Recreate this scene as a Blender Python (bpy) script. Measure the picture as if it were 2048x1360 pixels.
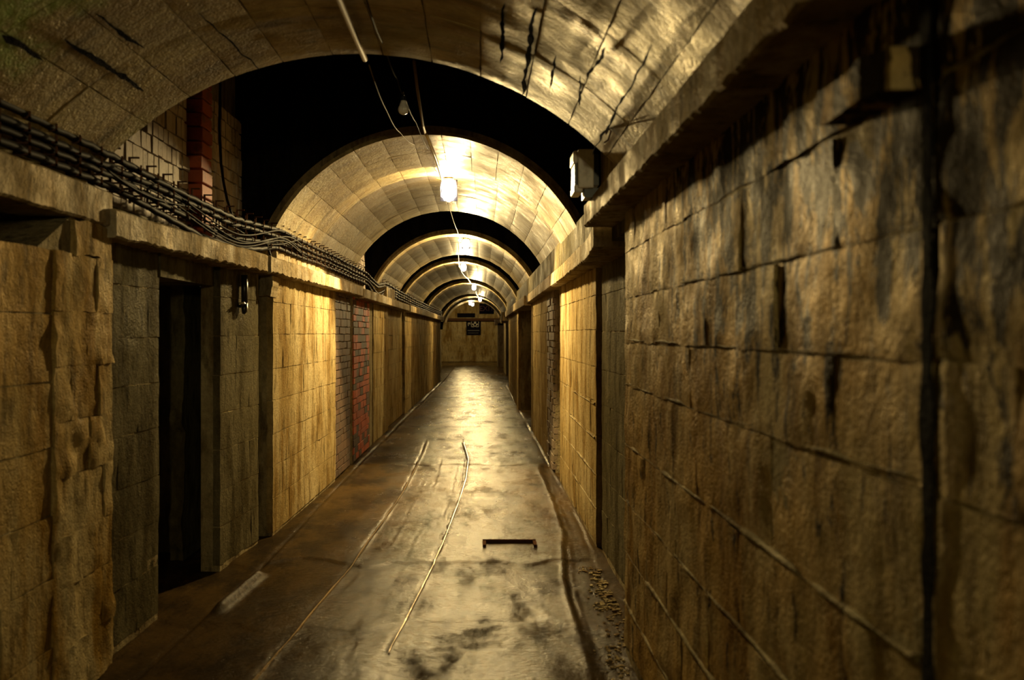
import bpy, math, random
import numpy as np
from mathutils import Vector
random.seed(7)
C = bpy.context.scene.collection
S = bpy.context.scene
for o in list(bpy.data.objects): bpy.data.objects.remove(o)

# ------------------------------------------------------------------ camera, world, exposure, lights
EYE = 1.6
cam_d = bpy.data.cameras.new('camera'); cam = bpy.data.objects.new('camera', cam_d); C.objects.link(cam)
cam.location = (0, 0, EYE); cam.rotation_euler = (math.pi/2, 0, 0)
cam_d.sensor_width = 36; cam_d.lens = 36*1900/2048
cam_d.shift_x = 64/2048; cam_d.shift_y = -12/2048
cam_d.clip_start = .05; cam_d.clip_end = 200
cam_d.dof.use_dof = True; cam_d.dof.focus_distance = 11.0; cam_d.dof.aperture_fstop = 2.8
S.camera = cam
w = bpy.data.worlds.new('world'); S.world = w; w.use_nodes = True
w.node_tree.nodes['Background'].inputs[0].default_value = (0, 0, 0, 1)
w.node_tree.nodes['Background'].inputs[1].default_value = 0
S.view_settings.view_transform = 'Standard'; S.view_settings.look = 'None'
S.view_settings.gamma = 1; S.view_settings.use_curve_mapping = False
S.view_settings.exposure = 0.0
LAMP_COL = (1.0, .73, .31)
# lamp: x, y (distance), z, all-round watts, watts thrown towards the camera side
LAMPS = [(-.34, 10.3, 3.27, 155, 800), (-.23, 15.5, 3.14, 190, 15), (-.36, 20.7, 3.12, 190, 15),
         (-.18, 28.4, 3.06, 200, 15), (0.0, 39.0, 3.08, 170, 15), (-.45, 43.5, 3.08, 24, 20), (-.35, 44.6, 3.06, 24, 20)]
def lamp_lights(i, x, y, z, wo, wf):
    # the opaque plate behind each lamp keeps its light on the side of the viewer: one half-space glow, one throw along the tunnel, a little spill
    for nm, en, size, bl, dy, dz, tilt in (('lamp_glow', wo, 178, .12, -.09, -.10, 88), ('lamp_beam', wf, 122, .22, -.12, -.25, 30)):
        q = bpy.data.lights.new(nm, 'SPOT'); q.energy = en; q.color = LAMP_COL; q.shadow_soft_size = .05
        q.spot_size = math.radians(size); q.spot_blend = bl
        o = bpy.data.objects.new(nm, q); C.objects.link(o); o.location = (x, y+dy, z+dz); o.rotation_euler = (math.radians(tilt), 0, math.pi)
    q = bpy.data.lights.new('lamp_crown', 'SPOT'); q.energy = wo*1.1; q.color = LAMP_COL; q.shadow_soft_size = .05      # extra upward spot added to brighten the vault crown
    q.spot_size = math.radians(150); q.spot_blend = .3
    o = bpy.data.objects.new('lamp_crown', q); C.objects.link(o); o.location = (x, y-.12, z-.085); o.rotation_euler = (math.radians(142), 0, math.pi)
    p = bpy.data.lights.new('lamp_spill', 'POINT'); p.energy = wo*.05; p.color = LAMP_COL; p.shadow_soft_size = .05
    o = bpy.data.objects.new('lamp_spill', p); C.objects.link(o); o.location = (x, y+.12, z-.16)
for i, L in enumerate(LAMPS): lamp_lights(i, *L)
def point(name, loc, watts, col, r=.1):
    p = bpy.data.lights.new(name, 'POINT'); p.energy = watts; p.color = col; p.shadow_soft_size = r
    o = bpy.data.objects.new(name, p); C.objects.link(o); o.location = loc
point('rear_lamp_glow', (.2, -7.0, 2.5), 60, (1.0, .66, .52), .15)  # unseen lamp taken as next in the row, behind the viewer
point('near_fill_glow', (.52, -3.0, 2.42), 190, (1.0, .85, .38), .12)      # unseen fill added behind the viewer to brighten the left vault shoulder      
point('end_wall_fill', (-.9, 50.0, 2.9), 260, LAMP_COL, .1)              # unseen light added to brighten the end wall
point('side_room_glow', (-3.0, 9.3, 2.2), 2.5, (.9, 1.0, .8), .1)      # lamp in the side chamber

# ------------------------------------------------------------------ noise
_rng = np.random.RandomState(3); _T = _rng.rand(65536)
def _h(ix, iy, iz): return _T[(ix*73856093 ^ iy*19349663 ^ iz*83492791) & 65535]
def vnoise(x, y, z):
    x, y, z = np.asarray(x, float), np.asarray(y, float), np.asarray(z, float)
    ix, iy, iz = [np.floor(a).astype(np.int64) for a in (x, y, z)]
    fx, fy, fz = x-ix, y-iy, z-iz
    fx, fy, fz = [f*f*(3-2*f) for f in (fx, fy, fz)]
    r = 0
    for a in (0, 1):
        for b in (0, 1):
            for c in (0, 1):
                r = r + _h(ix+a, iy+b, iz+c)*(fx if a else 1-fx)*(fy if b else 1-fy)*(fz if c else 1-fz)
    return r*2-1
def fbm(x, y, z, f=1., n=3):
    r = 0; a = 1.
    for k in range(n): r = r+a*vnoise(x*f+k*17.3, y*f, z*f+k*5.1); f *= 2.07; a *= .5
    return r

# ------------------------------------------------------------------ materials
def nt(name):
    m = bpy.data.materials.new(name); m.use_nodes = True; t = m.node_tree; t.nodes.clear()
    out = t.nodes.new('ShaderNodeOutputMaterial'); b = t.nodes.new('ShaderNodeBsdfPrincipled')
    t.links.new(b.outputs[0], out.inputs[0]); return m, t, b
class G:
    def __init__(s, t): s.t = t
    def n(s, typ, **k):
        o = s.t.nodes.new(typ)
        for a, v in k.items(): setattr(o, a, v)
        return o
    def put(s, sock, v):
        if isinstance(v, bpy.types.NodeSocket): s.t.links.new(v, sock)
        else: sock.default_value = v
    def pos(s): return s.n('ShaderNodeNewGeometry').outputs['Position']
    def scale(s, v, sc, off=(0, 0, 0)):
        m = s.n('ShaderNodeMapping'); s.put(m.inputs[0], v); m.inputs['Scale'].default_value = sc; m.inputs['Location'].default_value = off
        return m.outputs[0]
    def noise(s, v, sc, det=4, rough=.6, dist=0):
        m = s.n('ShaderNodeTexNoise'); s.put(m.inputs['Vector'], v); m.inputs['Scale'].default_value = sc
        m.inputs['Detail'].default_value = det; m.inputs['Roughness'].default_value = rough; m.inputs['Distortion'].default_value = dist
        return m.outputs[0]
    def ramp(s, v, a, b):
        m = s.n('ShaderNodeMapRange', interpolation_type='SMOOTHSTEP'); s.put(m.inputs[0], v)
        m.inputs[1].default_value = a; m.inputs[2].default_value = b; return m.outputs[0]
    def math(s, op, a, b=0.):
        m = s.n('ShaderNodeMath', operation=op); s.put(m.inputs[0], a); s.put(m.inputs[1], b); return m.outputs[0]
    def mix(s, f, a, b, mode='MIX'):
        m = s.n('ShaderNodeMix', data_type='RGBA', blend_type=mode); s.put(m.inputs[0], f)
        s.put(m.inputs[6], a if isinstance(a, bpy.types.NodeSocket) else (*a, 1)); s.put(m.inputs[7], b if isinstance(b, bpy.types.NodeSocket) else (*b, 1))
        return m.outputs[2]
    def sep(s, v):
        m = s.n('ShaderNodeSeparateXYZ'); s.put(m.inputs[0], v); return m.outputs
    def bump(s, b, h, dist, strength=1., prev=None):
        m = s.n('ShaderNodeBump'); m.inputs['Distance'].default_value = dist; m.inputs['Strength'].default_value = strength
        s.put(m.inputs['Height'], h)
        if prev is not None: s.put(m.inputs['Normal'], prev)
        return m.outputs[0]

def concrete(name, base, stain, streak=(3.6, 3.6, .9), mold=.0, algae=False, bumpd=.006, rough=(.38, .75), pale=(.45, .36, .19), vault=False, spots=.0, spec=.0, film=.10):
    m, t, b = nt(name); g = G(t); p = g.pos()
    big = g.noise(p, .9, 5, .6)
    st = g.noise(g.scale(p, streak), 1.3, 5, .62)
    fine = g.noise(p, 26, 5, .7)
    col = g.mix(g.ramp(big, .38, .64), base, pale)
    col = g.mix(g.ramp(st, .42, .66), col, stain)
    st2 = g.noise(g.scale(p, tuple(v*2.3 for v in streak), (3, 7, 1)), 1.7, 4, .6)
    col = g.mix(g.math('MULTIPLY', g.ramp(st2, .52, .68), .6), col, tuple(c*.3 for c in stain))
    st3 = g.noise(g.scale(p, tuple(v*1.4 for v in streak), (9, 2, 5)), 1.2, 4, .6)
    col = g.mix(g.math('MULTIPLY', g.ramp(st3, .56, .74), .5), col, tuple(min(1, c*1.25) for c in pale))
    col = g.mix(.45, col, g.mix(g.ramp(fine, .3, .7), (.35, .35, .35), (1, 1, 1)), 'MULTIPLY')
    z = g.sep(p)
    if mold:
        # black mould streaking from high up; its depth ramp also paints light falloff
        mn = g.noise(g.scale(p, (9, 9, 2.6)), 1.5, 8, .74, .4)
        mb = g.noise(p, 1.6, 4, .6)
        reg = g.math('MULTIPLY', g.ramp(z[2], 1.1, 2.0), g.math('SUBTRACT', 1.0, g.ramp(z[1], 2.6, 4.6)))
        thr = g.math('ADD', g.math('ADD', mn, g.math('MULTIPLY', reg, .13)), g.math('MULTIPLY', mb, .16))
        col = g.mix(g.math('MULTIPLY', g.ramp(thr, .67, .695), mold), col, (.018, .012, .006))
    if spots:
        sn = g.noise(g.scale(p, (11, 11, 4)), 2.0, 6, .75)
        col = g.mix(g.math('MULTIPLY', g.ramp(sn, .66, .72), spots), col, (.02, .015, .01))
    if algae:
        an = g.noise(p, 2.2, 6, .65)
        reg = g.math('MULTIPLY', g.math('SUBTRACT', 1.0, g.ramp(z[0], -1.5, -.75)), g.math('SUBTRACT', 1.0, g.ramp(z[1], 2.4, 4.1)))
        col = g.mix(g.math('MULTIPLY', g.ramp(g.math('ADD', an, g.math('MULTIPLY', reg, .5)), .66, .9), .9), col, (.22, .42, .04))
        col = g.mix(g.math('MULTIPLY', g.ramp(g.noise(p, 1.1, 4, .6), .52, .7), .35), col, (.22, .24, .08))
    g.put(b.inputs['Base Color'], col)
    r = g.n('ShaderNodeMapRange'); g.put(r.inputs[0], g.noise(p, 3.5, 5, .65)); r.inputs[1].default_value = .35; r.inputs[2].default_value = .65
    r.inputs[3].default_value = rough[0]; r.inputs[4].default_value = rough[1]
    g.put(b.inputs['Roughness'], r.outputs[0])
    b.inputs['Specular IOR Level'].default_value = spec; b.inputs['Metallic'].default_value = film   # iron-stained mineral film: a dull tinted sheen
    vor = g.n('ShaderNodeTexVoronoi'); g.put(vor.inputs['Vector'], p); vor.inputs['Scale'].default_value = 38
    pits = g.ramp(vor.outputs['Distance'], .05, .25)
    n1 = g.bump(b, fine, bumpd*1.4)
    n2 = g.bump(b, g.noise(p, 90, 3, .6), bumpd*.45, 1, n1)
    n3 = g.bump(b, pits, bumpd*.35, .7, n2)
    n4 = g.bump(b, g.noise(g.scale(p, streak), 4, 3, .6), bumpd*.7, .6, n3)
    g.put(b.inputs['Normal'], n4)
    return m
M = {}
M['wall'] = concrete('wall_concrete', (.33, .24, .10), (.21, .13, .04), mold=0, spots=.6)
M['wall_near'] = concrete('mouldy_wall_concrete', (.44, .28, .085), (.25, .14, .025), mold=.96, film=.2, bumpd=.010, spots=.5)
M['wall_left'] = concrete('left_wall_concrete', (.40, .26, .08), (.23, .13, .022), bumpd=.009, spots=.6)
M['wall_dark'] = concrete('shaded_wall_concrete', (.12, .10, .05), (.07, .055, .025), bumpd=.006, spots=.5, pale=(.17, .145, .085))  # darker wall concrete: shade of the recess walls put into its colour
M['vault'] = concrete('vault_concrete', (.44, .35, .18), (.30, .21, .08), streak=(.8, 2.6, .8), bumpd=.004, rough=(.36, .6), algae=False, spots=.3, spec=.05, film=.22)
M['vault_near'] = concrete('near_vault_concrete', (.46, .36, .13), (.27, .17, .04), streak=(.8, 2.6, .8), bumpd=.005, rough=(.34, .62), algae=True, spots=.4, spec=.06, film=.28)
M['beam'] = concrete('beam_concrete', (.38, .30, .17), (.26, .18, .07), bumpd=.006, spots=.4, pale=(.48, .42, .32))
M['mortar'] = concrete('mortar', (.30, .24, .13), (.16, .11, .05), bumpd=.012, pale=(.42, .36, .22))
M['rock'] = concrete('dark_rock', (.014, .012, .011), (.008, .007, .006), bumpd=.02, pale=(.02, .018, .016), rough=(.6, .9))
M['rubble'] = concrete('rubble_concrete', (.40, .31, .17), (.24, .15, .06), bumpd=.02, spots=.5)

def brick_mat(name, a, c, dark=(.05, .04, .03)):
    m, t, b = nt(name); g = G(t); p = g.pos()
    oi = g.n('ShaderNodeObjectInfo').outputs['Random']
    col = g.mix(oi, a, c)
    col = g.mix(g.math('MULTIPLY', g.ramp(g.noise(p, 9, 5, .7), .5, .72), .7), col, dark)
    g.put(b.inputs['Base Color'], col); b.inputs['Roughness'].default_value = .75
    g.put(b.inputs['Normal'], g.bump(b, g.noise(p, 40, 5, .7), .006)); return m
M['red_brick'] = brick_mat('red_brick', (.46, .085, .018), (.30, .06, .018))
M['brown_brick'] = brick_mat('brown_brick', (.10, .05, .022), (.07, .042, .024))
M['white_brick'] = brick_mat('limewashed_brick', (.62, .54, .46), (.46, .36, .28), (.12, .08, .05))
M['pale_brick'] = brick_mat('grey_brick', (.22, .17, .10), (.17, .12, .08), (.05, .04, .02))

def plain(name, col, rough=.5, metal=0., emis=None, strength=0., bump=0., spec=.5):
    m, t, b = nt(name); g = G(t); p = g.pos()
    n = g.noise(p, 30, 4, .6)
    g.put(b.inputs['Base Color'], g.mix(g.math('MULTIPLY', g.ramp(n, .45, .7), .4), col, tuple(c*.5 for c in col)))
    b.inputs['Specular IOR Level'].default_value = spec; b.inputs['Roughness'].default_value = rough; b.inputs['Metallic'].default_value = metal
    if emis: b.inputs['Emission Color'].default_value = (*emis, 1); b.inputs['Emission Strength'].default_value = strength
    if bump: g.put(b.inputs['Normal'], g.bump(b, n, bump))
    return m
M['cable'] = plain('cable_rubber', (.014, .010, .007), .6, spec=.015)
M['iron'] = plain('rusty_iron', (.07, .035, .02), .8, 0, bump=.003, spec=0.)
M['conduit'] = plain('old_conduit', (.17, .11, .045), .6, 0, spec=.05)
M['steel_pipe'] = plain('pale_conduit', (.65, .58, .42), .28, .5)
M['white_plastic'] = plain('cream_plastic', (.78, .70, .62), .4)
M['black_plastic'] = plain('black_plastic', (.015, .014, .014), .35)
M['opal'] = plain('opal_glass', (.95, .90, .85), .2)
M['lampglow'] = plain('lit_tube', (.9, .9, .9), .3, emis=(1.0, .93, 1.0), strength=22)
M['dial'] = plain('enamel_white', (.75, .78, .75), .3)
M['sign'] = plain('sign_board', (.008, .007, .011), .8, spec=0.)
M['sign_white'] = plain('sign_paint', (.45, .42, .36), .6)
M['sign_red'] = plain('dim_sign_letters', (.09, .03, .02), .6)
M['rail'] = plain('wet_rail_steel', (.30, .22, .13), .22, .6, bump=.004)

def floor_mat():
    m, t, b = nt('wet_floor_concrete'); g = G(t); p = g.pos()
    big = g.noise(p, .8, 5, .6); mid = g.noise(g.scale(p, (1, .45, 1)), 3.2, 6, .65); fine = g.noise(p, 34, 5, .7)
    col = g.mix(g.ramp(mid, .40, .62), (.06, .036, .012), (.036, .023, .009))
    col = g.mix(g.math('MULTIPLY', g.ramp(g.noise(g.scale(p, (1, .5, 1)), 1.7, 6, .7), .46, .6), .75), col, (.018, .012, .006))
    col = g.mix(.4, col, g.mix(g.ramp(fine, .3, .7), (.4, .4, .4), (1, 1, 1)), 'MULTIPLY')
    g.put(b.inputs['Base Color'], col)
    z = g.sep(p)
    r = g.n('ShaderNodeMapRange'); g.put(r.inputs[0], g.noise(g.scale(p, (1, .35, 1)), 2.6, 5, .62)); r.inputs[1].default_value = .36; r.inputs[2].default_value = .66
    r.inputs[3].default_value = .13; r.inputs[4].default_value = .31
    g.put(b.inputs['Roughness'], r.outputs[0])
    n1 = g.bump(b, g.noise(p, 26, 5, .7), .005, .8)
    n2 = g.bump(b, fine, .005, 1., n1)
    n3 = g.bump(b, g.noise(p, 120, 3, .6), .0012, 1, n2)
    n3 = g.bump(b, g.noise(g.scale(p, (9, .9, 1)), 6, 5, .75), .002, .6, n3)      # scrape marks along the passage
    g.put(b.inputs['Normal'], n3)
    wet = g.math('MULTIPLY', g.ramp(g.noise(g.scale(p, (1.3, .4, 1), (3, 1, 0)), 2.4, 6, .68), .36, .60), g.math('SUBTRACT', 1.0, g.math('MULTIPLY', .96, g.ramp(g.math('ABSOLUTE', g.math('ADD', z[0], .02)), .30, 1.15))))
    g.put(b.inputs['Specular IOR Level'], g.math('ADD', .004, g.math('MULTIPLY', wet, .06)))     # water stands in the worn middle of the passage
    b.inputs['Specular Tint'].default_value = (1, .85, .62, 1)
    return m
M['floor'] = floor_mat()

# ------------------------------------------------------------------ mesh helpers
def link(name, me, parent=None, kind=None, label=None, cat=None, group=None):
    o = bpy.data.objects.new(name, me); C.objects.link(o)
    if parent: o.parent = parent
    if kind: o['kind'] = kind
    if label: o['label'] = label
    if cat: o['category'] = cat
    if group: o['group'] = group
    return o
class MB:
    def __init__(s): s.v = []; s.f = []
    def add(s, vs, fs):
        n = len(s.v); s.v += [tuple(map(float, p)) for p in vs]; s.f += [tuple(i+n for i in f) for f in fs]
    def box(s, x0, x1, y0, y1, z0, z1):
        s.add([(x, y, z) for x in (x0, x1) for y in (y0, y1) for z in (z0, z1)],
              [(0, 1, 3, 2), (4, 6, 7, 5), (0, 4, 5, 1), (2, 3, 7, 6), (0, 2, 6, 4), (1, 5, 7, 3)])
    def hexa(s, p):  # 8 points: bottom ring 4, top ring 4
        s.add(p, [(3, 2, 1, 0), (4, 5, 6, 7), (0, 1, 5, 4), (1, 2, 6, 5), (2, 3, 7, 6), (3, 0, 4, 7)])
    def tube(s, pts, r, n=6, caps=True):
        pts = [Vector(p) for p in pts]; N = len(pts); vs = []; fs = []; up = None
        for i, p in enumerate(pts):
            t = (pts[min(i+1, N-1)]-pts[max(i-1, 0)]).normalized()
            if up is None: up = Vector((0, 0, 1)) if abs(t.z) < .9 else Vector((1, 0, 0))
            a = t.cross(up).normalized(); b_ = a.cross(t).normalized(); up = b_
            rr = r[i] if isinstance(r, (list, tuple)) else r
            for k in range(n):
                an = 2*math.pi*k/n; vs.append(p+a*math.cos(an)*rr+b_*math.sin(an)*rr)
        for i in range(N-1):
            for k in range(n): fs.append((i*n+k, i*n+(k+1) % n, (i+1)*n+(k+1) % n, (i+1)*n+k))
        if caps: fs += [tuple(range(n))[::-1], tuple((N-1)*n+k for k in range(n))]
        s.add(vs, fs)
    def lathe(s, prof, c, n=16, axis='z'):
        vs = []; fs = []
        for r, h in prof:
            for k in range(n):
                a = 2*math.pi*k/n; x, y = r*math.cos(a), r*math.sin(a)
                vs.append((c[0]+x, c[1]+y, c[2]+h) if axis == 'z' else (c[0]+x, c[1]+h, c[2]+y) if axis == 'y' else (c[0]+h, c[1]+x, c[2]+y))
        for i in range(len(prof)-1):
            for k in range(n): fs.append((i*n+k, i*n+(k+1) % n, (i+1)*n+(k+1) % n, (i+1)*n+k))
        s.add(vs, fs)
    def mesh(s, name, mat, smooth=False):
        me = bpy.data.meshes.new(name); me.from_pydata(s.v, [], s.f); me.materials.append(mat)
        if smooth: me.shade_smooth()
        me.update(); return me
    def build(s, name, mat, parent=None, smooth=False, **k): return link(name, s.mesh(name, mat, smooth), parent, **k)

def slab_mesh(name, fn, u0, u1, v0, v1, nu, nv, depth, mat, rough=.004, edge=.004, seed=0., chips=.3, smooth=True, chips_floor=.0055):
    """one block: displaced front grid over (u,v), sides going back by depth; fn(u,v,h)->xyz arrays"""
    U, V = np.meshgrid(np.linspace(u0, u1, nu+1), np.linspace(v0, v1, nv+1))
    eu = fbm(V*9+seed, U*2, U*0+seed*3.1, 1, 3)*edge; ev = fbm(U*9+seed, V*2+31, U*0+seed*1.7, 1, 3)*edge
    wu = np.clip(1-np.minimum(U-u0, u1-U)/.05, 0, 1); wv = np.clip(1-np.minimum(V-v0, v1-V)/.05, 0, 1)
    h = fbm(U*7, V*7, U*0+seed, 1, 4)*rough
    ed = np.minimum(np.minimum(U-u0, u1-U), np.minimum(V-v0, v1-V))
    # edges rounded off and chipped in places
    ch = np.clip(fbm(U*5, V*5, U*0+seed+9, 1, 2)-.35, 0, 1)
    h = h-np.where(ed < .001, .0012, 0)-ch*chips*np.clip(1-ed/.05, 0, 1)*.03
    h = np.maximum(h, -.75*chips_floor)
    U2, V2 = U+eu*wu, V+ev*wv
    X, Y, Z = fn(U2, V2, h)
    vs = list(zip(X.ravel(), Y.ravel(), Z.ravel())); W = nu+1
    fs = [(j*W+i, j*W+i+1, (j+1)*W+i+1, (j+1)*W+i) for j in range(nv) for i in range(nu)]
    ring = [i for i in range(nu+1)]+[j*W+nu for j in range(1, nv+1)]+[nv*W+i for i in range(nu-1, -1, -1)]+[j*W for j in range(nv-1, 0, -1)]
    ru = np.array([U2.ravel()[i] for i in ring]); rv = np.array([V2.ravel()[i] for i in ring])
    bx, by, bz = fn(ru, rv, ru*0-depth); R = len(ring); n1 = len(vs); vs += [vs[i] for i in ring]; n0 = len(vs); vs += list(zip(bx, by, bz))
    for k in range(R): fs.append((n1+k, n0+k, n0+(k+1) % R, n1+(k+1) % R))
    me = bpy.data.meshes.new(name); me.from_pydata([tuple(map(float, p)) for p in vs], [], fs); me.materials.append(mat)
    if smooth:
        me.polygons.foreach_set('use_smooth', [k < nu*nv for k in range(len(fs))])
    me.update(); return me

def wall_fn(side, x0, x1, y0, y1):
    """plane with x going x0->x1 over y0->y1, h pointing into the tunnel"""
    def fn(u, v, h):
        x = x0+(x1-x0)*(u-y0)/(y1-y0)
        return x-side*h, u, v
    return fn
def lay(parent, name, fn, y0, y1, courses, blen, mat, cell=.06, gap=.010, depth=.05, rough=.004, prot=.004, edge=.004, stuff=False, chips=.3, minlen=.25, stagger=.5, mats=None, skip=None, smooth=True, var=.15, vgap=None):
    acc = []
    for ci in range(len(courses)-1):
        z0, z1 = courses[ci], courses[ci+1]
        y = y0; first = True
        while y < y1-.01:
            L = blen*random.uniform(1-var, 1+var)
            if first and ci % 2: L *= stagger
            first = False
            e = y+L
            if y1-e < minlen*blen: e = y1
            if not (skip and skip((y+e)/2, (z0+z1)/2)):
                off = random.uniform(-prot, prot); g_ = gap*random.uniform(.5, 1.3); gv = g_/2 if vgap is None else vgap*random.choice((.3, .5, .5, 1.6))
                f2 = (lambda u, v, h, off=off: fn(u, v, h+off))
                nu = max(1, int((e-y)/cell)); nv = max(1, int((z1-z0)/cell))
                mt = mat if mats is None else random.choice(mats)
                acc.append(slab_mesh(name, f2, y+gv, e-gv, z0+g_/2, z1-g_/2, nu, nv, depth, mt, rough, edge, random.random()*50, chips, smooth))
            y = e
    if stuff:
        mb = MB()
        for me in acc: mb.add([tuple(v.co) for v in me.vertices], [tuple(p.vertices) for p in me.polygons])
        for me in acc: bpy.data.meshes.remove(me)
        return [mb.build(name, mat, parent, smooth=False, kind='stuff')]
    return [link(name, me, parent) for me in acc]
def struct(name, mb, mat, **k): return mb.build(name, mat, kind='structure', **k)

# ------------------------------------------------------------------ floor
def interp(y, pts): return np.interp(y, [p[0] for p in pts], [p[1] for p in pts])
RAIL_L = [(2, -1.20), (4.46, -1.056), (5.46, -.976), (6.7, -.885), (8.9, -.795), (10.4, -.767), (13.1, -.76), (15, -.80), (18, -.85)]
RAIL_R = [(2, -.60), (4.46, -.50), (4.89, -.463), (5.41, -.413), (6.18, -.358), (7.2, -.284), (8.9, -.21), (10.4, -.155), (12.06, -.146), (13.7, -.23), (18, -.30)]
GUT_L = [(0, -1.63), (4.46, -1.595), (5.45, -1.56), (6.5, -1.50), (7.3, -1.475), (8.9, -1.48), (11.7, -1.46), (14, -1.42), (32, -1.2)]
GUT_R = [(0, .50), (4.7, .56), (5.5, .565), (6.3, .585), (7.66, .70), (9.2, .735), (11.7, .744), (20, .72), (32, .7)]
GUT_R2 = [(0, .74), (5.2, .78), (6.6, .836), (8.2, .875), (10.1, .875), (12, .86), (32, .82)]
def floor_z(X, Y):
    near = np.clip(1-(Y-10)/12, .12, 1)
    z = fbm(X*1.3, Y*1.1, X*0, 1, 3)*.004+fbm(X*7, Y*7, X*0+4, 1, 3)*.0014*near
    def line(z, pts, wid, up, dn, y0, y1):
        d = X-interp(Y, pts)-fbm(Y*6, Y*0, Y*0+pts[0][1]*9, 1, 3)*.008
        m = np.clip((Y-y0)/.3, 0, 1)*np.clip((y1-Y)/.6, 0, 1)*(1 if wid > .02 else np.clip(.75+.6*fbm(Y*1.7, X*0, X*0+wid*99, 1, 2), 0, 1))
        wd = wid*np.clip(Y/9, 1, 2)
        return z+m*(up*np.exp(-(d/wd)**2)-dn*np.exp(-((d+1.9*wd)/wd)**2))
    z = line(z, RAIL_L, .010, .011, .012, 3.5, 14.5)
    z = line(z, RAIL_R, .011, .012, .016, 4.75, 14.5)
    z = line(z, GUT_L, .016, .006, .016, 1, 32)
    z = line(z, GUT_R, .018, -.020, -.006, 1, 11.6)
    z = line(z, GUT_R2, .010, .005, .006, 5.2, 30)
    for k in range(9):        # scrape marks between the rails
        pts = [(p[0], p[1]+.09+.065*k+.05*math.sin(k*2.2)) for p in RAIL_L]
        a = 4.6+1.6*(k % 4)+random.random(); z = line(z, pts, .010, .004, .004, a, a+1.5+2.5*random.random())
    # gutter a little lower on the left, sunk strips
    gl = interp(Y, GUT_L); z = z-.018*np.clip((gl-X)/.04, 0, 1)*np.clip((Y-2)/1, 0, 1)
    gr = interp(Y, GUT_R); z = z-.022*np.clip((X-gr)/.04, 0, 1)*np.clip((Y-1)/1, 0, 1)*np.clip((11.8-Y)/.3, 0, 1)
    # broken, pitted surface close to the viewer
    pit = np.clip(fbm(X*3.2, Y*2.4, X*0+11, 1, 4)-.25, 0, 1)*np.clip((6.4-Y)/1.2, 0, 1)*np.clip((X+.75)/.4, 0, 1)
    z = z-pit*.035
    # transverse pour steps
    for y0, a, s in ((6.75, .012, 3.1), (11.6, .010, 7.7), (16.3, .010, 2.2), (23.6, .012, 5.), (5.3, .006, 1.)):
        z = z+a*np.clip((Y-y0-fbm(X*2.5, X*0+s, X*0, 1, 3)*.16)/.05, 0, 1)-a*.5
    # sloping patch beside the left gutter
    dp = (X-(gl+.03)); z = z+.05*np.exp(-(dp/.035)**2)*np.clip((Y-5.45)/.12, 0, 1)*np.clip((6.45-Y)/.12, 0, 1)
    # slot
    m = (np.abs(X-.23) < .20)*(np.abs(Y-7.3) < .028); z = z-.03*m
    return z
ys = [-9.0]
while ys[-1] < 3.6: ys.append(ys[-1]+.15)
while ys[-1] < 57: ys.append(ys[-1]*1.0032)
xs = np.arange(-2.3, 1.45, .0165)
XX, YY = np.meshgrid(xs, np.array(ys)); ZZ = floor_z(XX, YY)
W_ = len(xs); idx = np.arange(len(ys)*W_).reshape(len(ys), W_)
quads = np.stack([idx[:-1, :-1], idx[:-1, 1:], idx[1:, 1:], idx[1:, :-1]], -1).reshape(-1, 4)
me = bpy.data.meshes.new('floor'); me.vertices.add(XX.size); me.vertices.foreach_set('co', np.stack([XX, YY, ZZ], -1).ravel())
me.loops.add(quads.size); me.loops.foreach_set('vertex_index', quads.ravel()); me.polygons.add(len(quads))
me.polygons.foreach_set('loop_start', np.arange(0, quads.size, 4)); me.update(calc_edges=True); me.validate(); me.shade_smooth()
me.materials.append(M['floor']); floor = link('floor', me, kind='structure')
mb = MB(); mb.box(-9, -2.3, -9, 57, -.3, -.02); mb.box(1.44, 5, -9, 57, -.3, -.02); mb.box(-2.35, 1.5, -9, 57, -.35, -.12)
mb.build('subfloor', M['floor'], floor)
def fz(x, y): return float(floor_z(np.array([x]), np.array([y]))[0])
for pts, a, b_, lab in ((RAIL_L, 4.2, 14.3, 'left wet rail edge'), (RAIL_R, 4.85, 14.0, 'right wet rail edge')):
    mb = MB(); y = a; P = []
    while y < b_:
        x = float(interp(y, pts)); P.append((x, y, fz(x, y)+.001)); y += .09
    mb.tube(P, [.007*(1+.5*vnoise(p[1]*3, 0, p[0]))*min(1, .3+.0*p[1]+.7) for p in P], 6); mb.build('rail_edge', M['rail'], floor, label=lab)
mb = MB(); mb.box(.02, .43, 7.315, 7.335, -.01, .016); mb.box(.02, .045, 7.16, 7.33, -.01, .012); mb.box(.405, .43, 7.16, 7.33, -.01, .012)
slot = mb.build('floor_slot_frame', M['iron'], floor)

# ------------------------------------------------------------------ walls
def seg(mb, side, x0, x1, y0, y1, z0, z1, th=.4):
    y0 = -9 if y0 == -3 else y0
    i = .006
    a, b_ = x0+side*i, x1+side*i; c, d = a+side*th, b_+side*th
    mb.hexa([(a, y0+.006, z0), (b_, y1-.006, z0), (d, y1-.006, z0), (c, y0+.006, z0), (a, y0+.006, z1), (b_, y1-.006, z1), (d, y1-.006, z1), (c, y0+.006, z1)])
def courses(z0, z1, h=.27):
    n = max(1, round((z1-z0)/h)); r = [z0+(z1-z0)*k/n for k in range(n+1)]
    return [r[0]]+[a+random.uniform(-.015, .015) for a in r[1:-1]]+[r[-1]]
BZ = 2.12
LX = lambda d: float(np.interp(d, [4.1, 5.5, 7.6, 11.4, 13.5, 32], [-1.90, -1.845, -1.665, -1.58, -1.57, -1.34]))
mbL = MB(); mbR = MB()
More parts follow.
